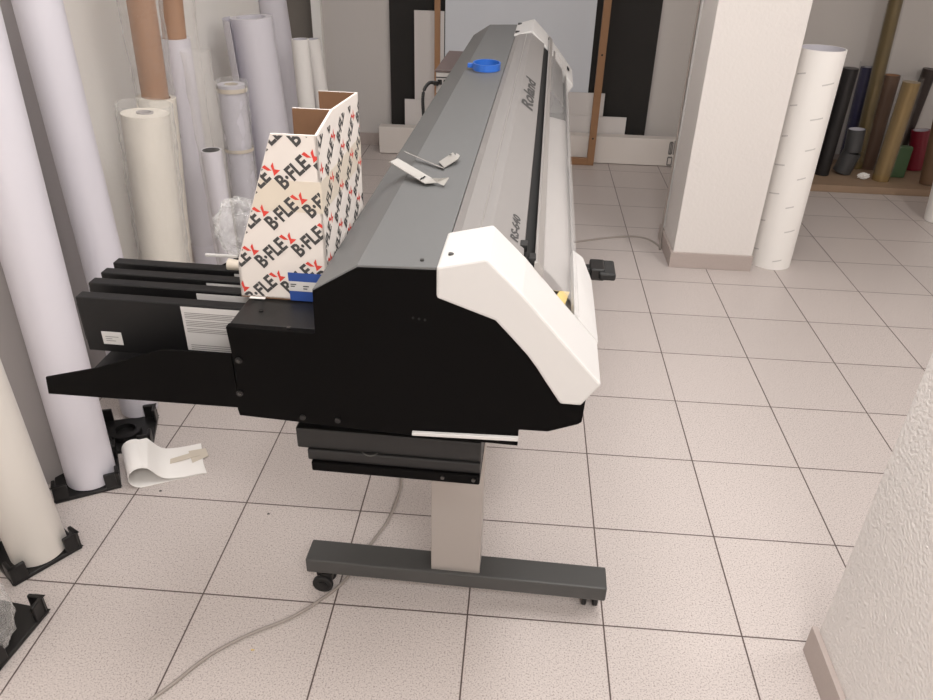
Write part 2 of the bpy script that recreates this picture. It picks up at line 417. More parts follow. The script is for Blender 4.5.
pp(MB().prism([(a.x,a.z),(b.x,b.z),(b.x,b.z+.007),(a.x,a.z+.006)], -.006, .01), 'edge_glint_bar', M_white, .001)  # glint on the silvery bottom edge, built in as a white bar
# ---- ink cartridge rack at the back
def rack_side(v): return MB().prism([(-.717,.803),(-.721,.769),(-.384,.773),(-.384,.878),(-.50,.876),(-.62,.830)], v, v+.004)
pp(rack_side(0), 'rack_side', M_black, .0008)
pp(MB().prism([(-.70,.783),(-.705,.765),(-.384,.773),(-.384,.925),(-.46,.925)], .285, .289), 'rack_side', M_black, .0008)
pp(MB().prism([(-.66,.79),(-.66,.796),(-.384,.796),(-.384,.79)], .004, .285), 'rack_tray', M_black2)
for k, p in enumerate([(79,297),(93,283),(106,273),(118,263)]):
    a = pz(p, .92); v0 = a.y; u0 = -.679 if k == 0 else -.686
    c = pp(MB().box((u0, v0, .815), (-.386, v0+.023, .92)), 'ink_cartridge', M_cart, .002)
    if k: lt = pv([0,(196,292),(206,281),(234,272)][k], v0).x; pp(MB().box((lt, v0-.0006, .84), (-.392, v0, .914)), 'instruction_label', M_label, parent=c)
    pp(MB().box((u0-.002, v0+.003, .835), (u0+.004, v0+.016, .905)), 'grip', M_gap, parent=c)
    if k == 0:
        pp(MB().box((-.495, v0-.0006, .832), (-.392, v0, .916)), 'instruction_label', M_label, parent=c)
        lines = []; z = .905; i = 0
        while z > .868:
            lines.append(((-.490, z), (-.395-.012*((i*7) % 4)/3, z))); z -= .0032; i += 1
            if i % 4 == 0: z -= .0022
        for z in (.843, .839, .835): lines.append(((-.488, z), (-.396, z)))
        art(strokes(lines, .0013), 'label_print', [M_text], c, lambda x, y: (x, v0-.0010, y))
        q0 = pv((100,331), v0); q1 = pv((124,345), v0)
        pp(MB().box((q0.x+.002, v0-.0006, q1.z), (q1.x, v0, q0.z)), 'serial_label', M_white, parent=c)
        zc = (q0.z+q1.z)/2; 
        art(strokes([((q0.x+.008, zc+d), (q1.x-.006-e, zc+d)) for d, e in ((.003,0),(-.001,.012),(-.005,.006))], .0013), 'label_print', [M_text], c, lambda x, y: (x, v0-.0010, y))
# ---- stand
def stand(v0):
    ft = pp(MB().box((-.413, v0, .075), (.320, v0+.070, .118)), 'stand_foot', M_foot, .004)
    pst = pp(MB().box((-.103, v0+.010, .116), (.015, v0+.062, .76)), 'stand_post', M_post, .002)
    uu, vv_ = .290, v0+.055
    cs = pp(MB().cyl((uu, vv_, .078), (uu, vv_, .055), .010, seg=14).box((uu-.014, vv_-.012, .035), (uu+.014, vv_+.016, .060)), 'caster', M_blkplas, .003)
    for s_ in (-1, 1):
        pp(MB().cyl((uu+s_*.008, vv_+.006, .026), (uu+s_*.020, vv_+.006, .026), .026, seg=28), 'caster_wheel', M_rubber, .003, parent=cs)
    for uu in (-.370,):
        cs = pp(MB().cyl((uu, v0+.03, .078), (uu, v0+.03, .055), .010, seg=14).box((uu-.012, v0+.012, .035), (uu+.016, v0+.048, .060)), 'caster', M_blkplas, .003)
        for s_ in (-1, 1):
            pp(MB().cyl((uu-.008, v0+.03+s_*.012, .026), (uu-.008, v0+.03+s_*.024, .026), .026, seg=28), 'caster_wheel', M_rubber, .003, parent=cs)
            pp(MB().cyl((uu-.008, v0+.03+s_*.024, .026), (uu-.008, v0+.03+s_*.026, .026), .012, seg=20), 'wheel_hub', M_black2, parent=cs)
stand(.281); stand(LEN-.40)
pp(MB().box((-.06, .34, .60), (-.02, LEN-.42, .70)), 'cross_beam', M_post, .002)
tr = pp(MB().box((-.309,.045,.662), (.021,.26,.706)).box((-.29,.04,.640), (.021,.26,.664)).box((-.30,.06,.70), (.019,.26,.745)), 'under_tray', M_black2, .003)
pp(MB().box((-.283,.034,.620), (.021,.24,.641)), 'tray_lip', M_black, .003, parent=tr)
for uu in (-.045, .010): pp(MB().cyl((uu,.034,.632), (uu,.031,.632), .0035, seg=12), 'screw', M_screw, parent=tr)
mb = MB(); mb.tube([(-.19+.028*t/8, .0405-.003*math.sin(PI*t/8), .668-.005*math.sin(PI*t/8)) for t in range(9)], .0011, 6)
pp(mb, 'wire_loop', M_screw, parent=tr)
# ---- control box clipped to the back
a0 = pz((436,70), .98); b0 = pz((449,51), .98)
cb = pp(MB().box((a0.x, a0.y, .90), (-.243, b0.y, .973)), 'control_box', M_devw, .002)
pp(MB().box((a0.x-.003, a0.y-.003, .973), (-.243, b0.y+.003, .981)), 'lid', M_device, .001, parent=cb)
for k in range(2): pp(MB().box((a0.x+.006+.022*k, a0.y-.003, .930), (a0.x+.022+.022*k, a0.y, .948)), 'socket', M_blkplas, .001, parent=cb)
pp(MB().box((a0.x, a0.y-.0015, .954), (-.245, a0.y, .957)), 'seam', M_gap, parent=cb)
# ---- lettering on the silver cover (cover slope: u .018->.070, z 1.068->1.030)
sl = Vector((.052, 0, -.038)).normalized(); nrm = Vector((.038, 0, .052)).normalized()
def on_slope(x, y, u0=.030, v0=.16):
    # x runs along the printer, y climbs the slope
    base = Vector((.018, 0, 1.068)) + sl*(.050-y) + nrm*.0006
    return (base.x, v0+x, base.z)
bm = bmesh.new(); t = text_bm('RS-640', .022, bold=True)
merge(bm, t, Matrix.Scale(1.75, 4, (1,0,0)))
art(bm, 'model_lettering', [M_ink], P, lambda x, y: on_slope(x, y, v0=.145))
bm = bmesh.new(); t = text_bm('Roland', .050, bold=True)
merge(bm, t, Matrix.Scale(2.6, 4, (1,0,0)))
art(bm, 'maker_lettering', [M_ink], P, lambda x, y: on_slope(x, y+.004, v0=1.02))

# ================================================================== THINGS ON THE PRINTER
# carton, cut like a magazine file, printed all over
CV0, CV1, CVM = .102, .370, .195
uL, uT, uR = -.397, -.317, -.246
cz0, cz1, cz2 = .931, .993, 1.212
BX = thing('carton', 'open white cardboard box printed with red and grey lettering, standing behind the printer roof', 'box', O, TH)
ORI[BX.name] = Vector((0,0,0))
cz2 = 1.206
out = [(uL,cz0),(uR,cz0),(uR,cz2),(uT,cz2),(uL+.002,cz1)]
th = .004
def cpart(mb, name, m, bevel=0, label=None, parent=None):
    ob = mb.build(name, m, parent or BX, origin=Vector((0,0,0)), bevel=bevel)
    if label: ob['label'] = label
    return ob
inn2 = [(uT,cz0),(uR,cz0),(uR,1.212),(uT,1.212)]
def wallp(v, m1, m2, t=th):
    mb = MB(); mb.prism(out if v < CVM else inn2, v, v+t)
    # the camera side of inner walls is bare brown board
    mb.mi[0] = m1; mb.mi[1] = m2
    return mb
cpart(wallp(CV0, 0, 1), 'front_wall', [M_carton, M_kraft])
inn = [(uT,cz0),(uR-th,cz0),(uR-th,1.222),(uT+.006,1.222)]
mb = MB(); mb.prism(inn, CVM, CVM+th); mb.mi = [1 if i < 2 else 0 for i in range(len(mb.mi))]; cpart(mb, 'divider', [M_carton, M_kraft])
cpart(wallp(CV1-th, 1, 0), 'back_wall', [M_carton, M_kraft])
mb = MB(); mb.prism([(CV0,cz0),(CV1,cz0),(CV1,1.212),(CVM,1.222),(CV0,cz2)], uR-th, uR, fn=lambda p, q, t: (t, p, q)); mb.mi[0] = 1; cpart(mb, 'right_wall', [M_carton, M_kraft])
mb = MB(); mb.prism([(uL,cz0),(uL+th,cz0),(uL+.002+th,cz1),(uL+.002,cz1)], CV0, CV1); cpart(mb, 'left_wall', [M_carton])
cpart(MB().box((uL,CV0,cz0-.002), (uR,CV1,cz0+.002)), 'bottom', M_kraft)
# artwork
def flex_logo(L):
    """one logo of total length L along x, baseline y=0"""
    bm = bmesh.new(); s = L/4.05
    t = text_bm('B\u00b7FLE', s*1.55, bold=True)
    xs = [v.co.x for v in t.verts]; k = 2.95*s/(max(xs)-min(xs))
    merge(bm, t, Matrix.Scale(k, 4, (1,0,0)), 0)
    x0 = 3.05*s; h = s*1.08
    for poly in ([(x0,h*.95),(x0+.30*s,h*.95),(x0+.42*s,h*.35),(x0+.15*s,h*.55)],
                 [(x0+.25*s,0),(x0+.95*s,0),(x0+.66*s,h*.30),(x0+.95*s,h*.72),(x0+.62*s,h*.62),(x0+.42*s,h*.22)]):
        f = bm.faces.new([bm.verts.new((a, b, 0)) for a, b in poly]); f.material_index = 1
    return bm
def tile_art(poly, o, a, b, L, ang, na, nb):
    bm = bmesh.new(); lg = flex_logo(L); R = Matrix.Rotation(ang, 4, 'Z')
    for i in range(-na, na+1):
        for j in range(-nb, nb+1):
            p = o+a*i+b*j
            merge(bm, lg, Matrix.Translation((p.x, p.y, 0)) @ R, 0)
            # colours follow the logo
    lg.free()
    bm.faces.index_update()
    return bm
def tile_art2(poly, o, a, b, L, ang, n):
    bm = bmesh.new(); lg = flex_logo(L); R = Matrix.Rotation(ang, 4, 'Z')
    lg.verts.index_update()
    for i in range(-n, n+1):
        for j in range(-n, n+1):
            p = o+a*i+b*j; Mx = Matrix.Translation((p.x, p.y, 0)) @ R
            vm = [bm.verts.new(Mx @ v.co) for v in lg.verts]
            for f in lg.faces:
                nf = bm.faces.new([vm[v.index] for v in f.verts]); nf.material_index = f.material_index
    lg.free(); clip(bm, poly)
    return bm
def px(p): q = pv(p, CV0); return Vector((q.x, q.z))
o_ = px((230+172/3.18, 90+318/3.18)); e_ = px((230+288/3.18, 90+212/3.18))
va = px((230+138/3.18, 90+446/3.18))-o_; vb = px((230+297/3.18, 90+278/3.18))-o_
ang = math.atan2((e_-o_).y, (e_-o_).x); LL = (e_-o_).length*1.0
g_ = .002
face = [(uL+g_,cz0+g_),(uR-g_,cz0+g_),(uR-g_,cz2-g_),(uT,cz2-g_),(uL+.002+g_,cz1)]
art(tile_art2(face, o_, va, vb, LL, ang, 6), 'printed_lettering', [M_ink, M_red], BX, lambda x, y: (x, CV0-.0006, y))
side = [(CV0+g_,cz0+g_),(CV1-g_,cz0+g_),(CV1-g_,cz2-g_),(CV0+g_,cz2-g_)]
art(tile_art2(side, Vector((.2,1.1)), Vector((va.x, va.y))*.9, Vector((.078,.03)), LL*.95, ang, 9), 'printed_lettering', [M_ink, M_red], BX, lambda x, y: (uR+.0006, x, y))
# cream tape band around it
def ring(z0, z1):
    def ul(z): return uL+.002 if z <= cz1 else uL+.002+(uT-uL-.002)*(z-cz1)/(cz2-cz1)
    m = MB(); m.prism([(ul(z0)+.001,z0),(uR,z0),(uR,z1),(ul(z1)+.001,z1)], CV0-.0004, CV0+.001)
    m.box((uR-.001, CV0, z0), (uR+.0004, CV1, z1)); return m
cpart(ring(1.085, 1.135), 'packing_tape', M_tape)
# blue and white label hanging on the lower right
a = px((288,272)); b = px((309,301))
m = MB(); m.box((a.x, CV0-.002, b.y), (uR-.004, CV0-.001, a.y)); lb = cpart(m, 'blue_label', M_blue)
h = a.y-b.y
m = MB(); m.box((a.x, CV0-.0026, b.y+h*.36), (uR-.004, CV0-.002, b.y+h*.70)); cpart(m, 'label_band', M_white, parent=lb)
art(strokes([((a.x+.003, b.y+h*.60),(a.x+.013, b.y+h*.60)),((a.x+.003,b.y+h*.53),(a.x+.010,b.y+h*.53)),((a.x+.024,b.y+h*.55),(a.x+.034,b.y+h*.55)),((a.x+.024,b.y+h*.46),(a.x+.031,b.y+h*.46))], .002), 'label_print', [M_ink], lb, lambda x, y: (x, CV0-.0031, y))
# small paper scrap in front of the carton's foot
a = pz((258,298), .929)
q = Vector(O)+U*a.x+V*a.y
single(MB().box((q.x-.013, q.y-.004, .9295), (q.x+.013, q.y+.004, .9308)), 'paper_scrap', M_paper, 'tiny white paper scrap at the foot of the printed cardboard box', 'paper scrap', (q.x, q.y, .9295))

# two bent metal brackets on the grey roof
def W(p, z): v = atz(p, z); return v
ZR = 1.0525
def ap(p, h):
    v = atz(p, ZR+h); return v
bk = thing('metal_bracket', 'bent sheet metal bracket lying nearest on the grey printer roof, two slots near its bend', 'bracket', ap((425,184), .003))
m = MB(); m.sheet([ap((389.6,162.5),.022), ap((425,184),.004)], [ap((397.7,158.8),.022), ap((431.4,178.5),.004)], .0015); part(m, 'long_arm', M_galv, bk)
m = MB(); m.sheet([ap((425,184),.004), ap((437,182.5),.006), ap((444,186),.004)], [ap((431.4,178.5),.004), ap((440,178.5),.014), ap((449,178),.014)], .0015); part(m, 'short_arm', M_galv, bk)
m = MB()
for s_ in (0, 1):
    c = ap((421.5+2.6*s_, 178.5-1.4*s_), .0075+.0015); d1 = (ap((425,184),.004)-ap((431.4,178.5),.004)).normalized()*.006; d2 = (ap((397.7,158.8),.022)-ap((431.4,178.5),.004)).normalized()*.0018
    m.add([c-d1-d2, c+d1-d2, c+d1+d2, c-d1+d2], [(0,1,2,3)])
part(m, 'slots', M_gap, bk)
bk = thing('metal_bracket', 'bent sheet metal bracket farther back on the printer roof, standing on its edge', 'bracket', ap((444,168), .003))
m = MB(); m.sheet([ap((404.6,151),.010), ap((425,160),.003), ap((444.3,168),.001)], [ap((404.6,151),.0135), ap((425,160),.0065), ap((444.3,168),.0055)], .0015); part(m, 'long_arm', M_galv, bk)
m = MB(); m.sheet([ap((444.3,168),.002), ap((458.2,159.3),.010)], [ap((439,162.5),.002), ap((453,153),.010)], .0015); m.sheet([ap((458.2,159.3),.010), ap((459.8,156),.010)], [ap((455,157),.010), ap((456.5,153.8),.010)], .0015); part(m, 'short_arm', M_galv, bk)
m = MB(); c = ap((450.5,154.8), .012); m.add([c+Vector((.003*math.cos(t*PI/4), .003*math.sin(t*PI/4), 0)) for t in range(8)], [tuple(range(8))]); part(m, 'hole', M_gap, bk)
# blue plastic strap ring
a = atz((486.5,69), 1.054)
rg = thing('strap_ring', 'bright blue plastic ring with a short tab, far along the grey printer roof', 'ring', a)
m = MB(); seg = 48
rx, ry, h = .044, .036, .020
vs = []
for rr, zz in ((1,0),(1,h),(.90,h),(.90,0)):
    vs += [(a.x+rx*rr*math.cos(2*PI*k/seg), a.y+ry*rr*math.sin(2*PI*k/seg)*1.6, a.z+zz) for k in range(seg)]
m.add(vs, [(r_*seg+k, r_*seg+(k+1) % seg, ((r_+1) % 4)*seg+(k+1) % seg, ((r_+1) % 4)*seg+k) for r_ in range(4) for k in range(seg)], 0, True)
part(m, 'band', M_bluep, rg)
part(MB().box((a.x-.060, a.y-.008, a.z+.003), (a.x-.042, a.y+.008, a.z+.016)), 'tab', M_bluep, rg, .002)
# scrap of yellow masking tape on the platen, under the clear cover
m = MB(); prev = None
pts = [(.132,.15,.899),(.140,.18,.912),(.132,.20,.900),(.146,.235,.914),(.138,.265,.900)]
w_ = lambda p, dx: O+U*(p[0]+dx)+V*p[1]+Vector((0,0,p[2]))
m.sheet([w_(p,-.013+.004*(i % 2)) for i, p in enumerate(pts)], [w_(p,.014-.005*(i % 2)) for i, p in enumerate(pts)], .001)
single(m, 'masking_tape_scrap', M_yell, 'crumpled yellow masking tape scrap under the clear cover near the white end cap', 'tape', w_(pts[0],0))
# power lead from the control box
def spline(pts, n=8):
    pts = [Vector(p) for p in pts]; out = []
    for i in range(len(pts)-1):
        p0 = pts[max(i-1,0)]; p1 = pts[i]; p2 = pts[i+1]; p3 = pts[min(i+2, len(pts)-1)]
        for k in range(n):
            t = k/n; out.append(.5*((2*p1)+(p2-p0)*t+(2*p0-5*p1+4*p2-p3)*t*t+(3*p1-p0-3*p2+p3)*t**3))
    return out+[pts[-1]]
def Pl(u, v, z): return O+U*u+V*v+Vector((0,0,z))
cd = thing('power_cord', 'black power cord hanging from the control box behind the printer', 'cord', Pl(-.36, a0.y-.02, 0))
part(MB().tube(spline([Pl(-.314,a0.y-.004,.936), Pl(-.335,a0.y-.02,.936), Pl(-.352,a0.y-.04,.90), Pl(-.345,a0.y-.06,.80), Pl(-.31,a0.y-.10,.50), Pl(-.30,a0.y-.1,.1), Pl(-.28,a0.y-.05,.006), Pl(-.1,a0.y,.006)]), .006), 'cord', M_bcord, cd)
part(MB().box(Pl(-.318,a0.y-.016,.928), Pl(-.300,a0.y-.004,.944)), 'plug', M_blkplas, cd, .002)

# ================================================================== FLOOR THINGS
pts = [atz(p, .004) for p in [(120,725),(148,702),(175,682),(210,655),(250,634),(290,618),(320,600),(345,580),(370,545),(388,520),(400,490)]]
pts += [atz((404,470), .004), Pl(-.20,.95,.004), Pl(-.12,1.02,.06), Pl(-.09,1.03,.40), Pl(-.08,1.03,.74)]
single(MB().tube(spline(pts), .0042), 'cable', M_cord, 'thin grey cable crossing the floor under the printer stand', 'cable', atz((250,634), 0))
pts = [atz((568,243), .004)]+[atz(p, .004) for p in [(582,241),(610,237.5),(635,236.5),(650,240),(660,247)]]+[Vector((cx0-.026, cy1-.16, .006)), Vector((cx0-.020, cy1-.12, .03)), Vector((cx0-.020, cy1-.10, .12)), Vector((cx0-.014, cy1-.08, .35)), Vector((cx0-.014, cy1-.06, .8)), Vector((cx0-.014, cy1-.055, 1.6))]
single(MB().tube(spline(pts), .005), 'cable', M_cord, 'dark grey cable curving over the floor to the foot of the white column', 'cable', atz((635,236), 0))
# folded paper strip
e1 = (atz((206,474))-atz((130,491))); e1.z = 0; Ls = e1.length; e1.normalize()
e2 = (atz((196,446))-atz((206,474))); e2.z = 0; Ws = e2.length*1.0; e2.normalize()
o = atz((131,490)); o.z = 0
prof = [(Ls,.001),(Ls*.6,.001),(Ls*.3,.001)]
R_ = .035
for k in range(0, 19):
    t = -PI/2-(k/18)*PI*1.25
    prof.append((R_*1.0+R_*math.cos(t), R_+.001+R_*math.sin(t)))
prof += [(R_*2.6,.018),(Ls*.62,.006),(Ls*.8,.004),(Ls*.97,.0035)]
sp = spline([(p, 0, q_) for p, q_ in prof], 3)
def fp(s_, w_, z_): return o+e1*s_+e2*w_+Vector((0,0,z_))
pl_ = thing('paper_strip', 'white paper strip folded into a loop, on the floor beside the black roll stands', 'paper', o)
m = MB(); m.sheet([fp(p.x,0,p.z) for p in sp], [fp(p.x+(.02 if i > len(sp)*.8 else 0),Ws,p.z) for i, p in enumerate(sp)], .0008, 0, True); part(m, 'strip', M_paper, pl_)
m = MB(); m.sheet([fp(Ls*.50,Ws*.45,.0105), fp(Ls*.99,Ws*.58,.0055)], [fp(Ls*.48,Ws*.60,.0105), fp(Ls*.99,Ws*.75,.0055)], .0006)
m.sheet([fp(Ls*.86,Ws*.38,.006), fp(Ls*1.10,Ws*.52,.003)], [fp(Ls*.86,Ws*.80,.006), fp(Ls*1.10,Ws*.80,.003)], .0006); part(m, 'tape', M_tape, pl_, label='beige tape')
# bits on the floor
for p, L in (((160,491),'small dark crumb on the floor below the looped paper strip'), ((268,514),'tiny twisted dark crumb on the tile left of the printer stand'), ((252,650),'tiny pale bead on the near floor right of the grey cable')):
    a = atz(p); m = MB(); m.cyl((a.x,a.y,0),(a.x+.001,a.y,.002),.0028,.002,8); m.box((a.x+.002,a.y-.001,0),(a.x+.006,a.y+.001,.002))
    single(m, 'crumb', M_ink if 'dark' in L else M_yell, L, 'debris', a)

# ================================================================== ROLLS ON THE LEFT
def axis_through(base, p):
    """point on the sight line of p that is nearest to the upright above base"""
    d = ray(p); dh = Vector((d.x, d.y)); ch = Vector((CLOC.x-base.x, CLOC.y-base.y))
    t = -ch.dot(dh)/dh.dot(dh); return CLOC+d*t
def base_on_line(pa, pb, x):
    lo, hi = 0.0, 6.0; best = None
    for k in range(2000):
        t = k/400.0; p = (pb[0]+(pb[0]-pa[0])*t, pb[1]+(pb[1]-pa[1])*t)
        if ray(p).z >= -.02: continue
        w = atz(p)
        if best is None or abs(w.x-x) < best[0]: best = (abs(w.x-x), w, p)
    return best[1]
def make_roll(name, label, base, ptop, r, m, length=None, hole=0.0, hmat=None, group='rolls of vinyl along the left wall', cat='roll', zb=0.0, depth=.08, minlen=None):
    base = Vector((base.x, base.y, zb)); top = axis_through(base, ptop)
    ax = (top-base).normalized()
    if length is None: length = (top-base).length
    tp = base+ax*length
    # rest on the lowest rim
    tilt = math.sqrt(max(0, 1-ax.z**2)); lift = r*tilt
    base = base+Vector((0,0,lift+.0005))
    th_ = thing(name, label, cat, Vector((base.x, base.y, zb)), 0, group)
    b2 = MB(); b2.cyl(base, tp, r, hole=hole, depth=depth, mi=0, mi2=1)
    part(b2, 'rolled_sheet', [m, hmat or m], th_)
    return th_, base, tp, ax
def holder(cx, cy, ang, s=.085, label='', group='black roll stands'):
    h = thing('roll_stand', label, 'stand', (cx, cy, 0), ang, group)
    ORI[h.name] = Vector((0,0,0))
    m = MB(); m.box((-s,-s,0), (s,s,.012)); m.build('base_plate', M_blkplas, h, origin=Vector((0,0,0)), bevel=.003)
    m = MB(); m.cyl((0,0,.012),(0,0,.03),s*.55,seg=32,hole=s*.35,depth=.015); m.build('centre_ring', M_blkplas, h, origin=Vector((0,0,0)))
    for sx in (-1,1):
        for sy in (-1,1):
            m = MB(); t_ = .010; l_ = .040
            def bx(x0,y0,x1,y1,z1):
                m.box((min(x0,x1),min(y0,y1),.008),(max(x0,x1),max(y0,y1),z1))
            bx(sx*s, sy*s, sx*(s-t_), sy*(s-l_), .058); bx(sx*s, sy*s, sx*(s-l_), sy*(s-t_), .058)
            m.build('corner_post', M_blkplas, h, origin=Vector((0,0,0)), bevel=.003)
    return h
def hold_from(pa, pb, label, s=.088):
    """front edge between two surveyed floor points"""
    A = atz(pa); B = atz(pb); d = (B-A).normalized(); n = Vector((-d.y, d.x, 0)); mid = B-d*s+n*s
    return holder(mid.x, mid.y, math.atan2(d.y, d.x), s, label), mid

h1, c1_ = hold_from((10,590), (83,548), 'square black roll stand under the warm white roll nearest the camera')
h3, c3_ = hold_from((62,503), (122,488), 'square black roll stand under the thick lilac roll beside the looped paper')
h4, c4_ = hold_from((112,455), (153,450), 'square black roll stand under the slim lilac roll, partly below the printer rack')
h0, c0_ = hold_from((-40,720), (50,612), 'square black roll stand in the lower left corner, under crumpled film')

ZB = .0125
make_roll('vinyl_roll', 'warm white roll standing nearest the camera at the left edge', atz((39,548), ZB), (-34,368), .069, M_warm, 1.55, zb=ZB)
make_roll('vinyl_roll', 'thick lilac white roll in front, rising past the tip of the black rack', atz((92,476), ZB), (8,170), .0685, M_lilac, 1.6, zb=ZB)
make_roll('vinyl_roll', 'tall pale lilac roll between the thick lilac roll and the foam roll', atz((140,408), ZB), (37,0), .058, M_lilac2, 1.6, zb=ZB)
# grey printed carton behind
a = atz((46,486)); b = atz((61,478)); d = (b-a).normalized(); n = Vector((-d.y, d.x, 0)); st = a-d*.16
bx_ = thing('tall_carton', 'tall narrow grey carton with faint upright print, between the two front rolls', 'box', st)
m = MB(); q4 = [st, a+d*.09, a+d*.09+n*.10, st+n*.10]
lean = Vector((-.02, .0, 0))
m.add([Vector((p.x,p.y,0)) for p in q4]+[Vector((p.x,p.y,1.25))+lean for p in q4], [(0,3,2,1),(4,5,6,7),(0,1,5,4),(1,2,6,5),(2,3,7,6),(3,0,4,7)])
part(m, 'carton_body', M_grey, bx_, .002)
lines = []
for k, (z0, l_) in enumerate([(.16,.07),(.27,.03),(.34,.08),(.46,.03),(.55,.08),(.68,.03),(.76,.08)]):
    off = .085+(.02 if k % 2 else 0)+.0; lines.append(((off, z0), (off, z0+l_)))
def onc(x, y): p = a-d*.16+d*(x+.02)-n*.001+lean*(y/1.25); return (p.x-st.x, p.y-st.y, y)
for ln_ in lines: art(strokes([ln_], .006), 'faint_print', [M_text], bx_, onc)

def make_sleeve(parent, a, b, r0, r1, seed, m=None, seg=30, n=26, wob=.16):
    rnd = random.Random(seed); a = Vector(a); b = Vector(b); ax = (b-a).normalized()
    e1_ = ax.cross(Vector((0,1,0))).normalized(); e2_ = ax.cross(e1_); vs = []
    ph = [rnd.uniform(0, 6.28) for _ in range(6)]
    for i in range(n):
        t = i/(n-1); c = a.lerp(b, t); r = r0+(r1-r0)*t
        for k in range(seg):
            th_ = 2*PI*k/seg
            rr = r*(1+wob*(.45*math.sin(3*th_+ph[0]+4*t)+.35*math.sin(5*th_-7*t+ph[1])+.2*math.sin(11*t*3+2*th_+ph[2]))+rnd.uniform(-.03,.03))
            vs.append(c+(e1_*math.cos(th_)+e2_*math.sin(th_))*max(rr, r*.86))
    fs = [(i*seg+k, i*seg+(k+1) % seg, (i+1)*seg+(k+1) % seg, (i+1)*seg+k) for i in range(n-1) for k in range(seg)]
    m_ = MB(); m_.add(vs, fs, 0, True); return part(m_, 'plastic_wrap', m or M_wrap, parent)

base = base_on_line((4,0), (72,240), -.36)
make_roll('vinyl_roll', 'tall grey cylinder filling the gap between the two tall lilac rolls', base, (4,0), .075, mat('mid_grey_plain', (158, 152, 152), .5), 1.75)  # plain grey cylinder standing between the lilac rolls
# foam roll in plastic
g = 'wrapped rolls along the left wall'
base = base_on_line((144,110), (161,240), -.20)
t_, b_, p_, ax_ = make_roll('foam_roll', 'short cream foam roll in clear plastic with an open core, behind the ink cartridges', base, (145,113), .074, M_foam, hole=.018, hmat=M_grey, group=g)
make_sleeve(t_, b_+Vector((0,0,.02)), p_+ax_*.03, .084, .086, 3, wob=.08)
m = MB(); m.cyl(p_-ax_*.01, p_+ax_*.004, .026, hole=.019, depth=.01, seg=28); part(m, 'core', M_grey, t_)
# cream roll with a brown core sticking out
base = base_on_line((155,94), (172,240), -.31)
t_, b_, p_, ax_ = make_roll('vinyl_roll', 'cream roll with a thick brown paper core sticking up, behind the foam roll', base, (156,97), .068, M_foam, hole=.050, hmat=M_core, group=g)
top2 = axis_through(base, (141,0)); ax2 = (top2-p_).normalized()
part(MB().cyl(p_-ax_*.05, top2+ax2*.45, .0465, hole=.040, mi2=0), 'core_tube', M_core, t_)
make_sleeve(t_, p_-ax_*.15, top2+ax2*.40, .064, .078, 9, wob=.12)
base = base_on_line((174,37), (204,232), -.24)
t_, b_, p_, ax_ = make_roll('vinyl_roll', 'slim white roll with a brown paper core sticking up, right of the foam roll', base, (174,38), .056, M_lilac, hole=.044, hmat=M_core, group=g)
top2 = axis_through(base, (170,0)); ax2 = (top2-p_).normalized()
part(MB().cyl(p_-ax_*.05, top2+ax2*.5, .042, hole=.034, mi2=0), 'core_tube', M_core, t_)
make_sleeve(t_, b_+ax_*.25, top2+ax2*.45, .066, .074, 12, m=M_wrap2)
base = base_on_line((210,150), (224,232), -.08)
t_, b_, p_, ax_ = make_roll('vinyl_roll', 'narrow white roll whose open end shows dark, between the slim roll and the taped roll', base, (211,150), .038, M_lilac, hole=.032, hmat=M_ink, group=g)
make_sleeve(t_, b_+ax_*.2, p_+ax_*.35, .043, .050, 15, m=M_wrap2)
base = base_on_line((231,84), (244,190), -.22)
t_, b_, p_, ax_ = make_roll('vinyl_roll', 'white roll in clear plastic with bands of yellowed tape, left of the printed carton', base, (231,84), .058, M_lilac2, hole=.03, hmat=M_tape, group=g)
make_sleeve(t_, b_+ax_*.2, p_+ax_*.02, .062, .064, 18)
part(MB().cyl(p_-ax_*.030, p_-ax_*.012, .0655, caps=False), 'tape_band', M_tape, t_)
part(MB().cyl(p_-ax_*.29, p_-ax_*.275, .0655, caps=False), 'tape_band', M_tape, t_)
base = base_on_line((246,14), (268,135), -.22)
t_, b_, p_, ax_ = make_roll('vinyl_roll', 'fat pale lilac roll with a loose outer flap, behind the printed carton', base, (251,17), .100, M_lilac, hole=.070, hmat=M_lilac2)
fl = MB(); s1 = []; s2 = []
for k in range(14):
    th_ = PI*1.0+k*.10; rr = .103+.0055*k
    o1 = Vector((math.cos(th_)*rr*1.0, math.sin(th_)*rr, 0)); s1.append(b_+o1+Vector((0,0,.02))); s2.append(p_+o1)
fl.sheet(s1, s2, .0015, 0, True); part(fl, 'loose_flap', M_lilac2, t_)
base = base_on_line((272,0), (291,120), -.345)
make_roll('vinyl_roll', 'tall pale lilac roll reaching past the top edge, behind the fat one', base, (272,0), .080, M_lilac2, 1.22)
base = base_on_line((299,40), (305,95), -.165)
t_, b_, p_, ax_ = make_roll('vinyl_roll', 'slender white roll, left of the matching pair behind the carton', base, (300,39), .048, M_paper, hole=.040, hmat=M_lilac2)
base = base_on_line((312,40), (321,95), -.14)
make_roll('vinyl_roll', 'slender white roll, right of the matching pair behind the carton', base, (312,39), .046, M_paper, hole=.040, hmat=M_lilac2)
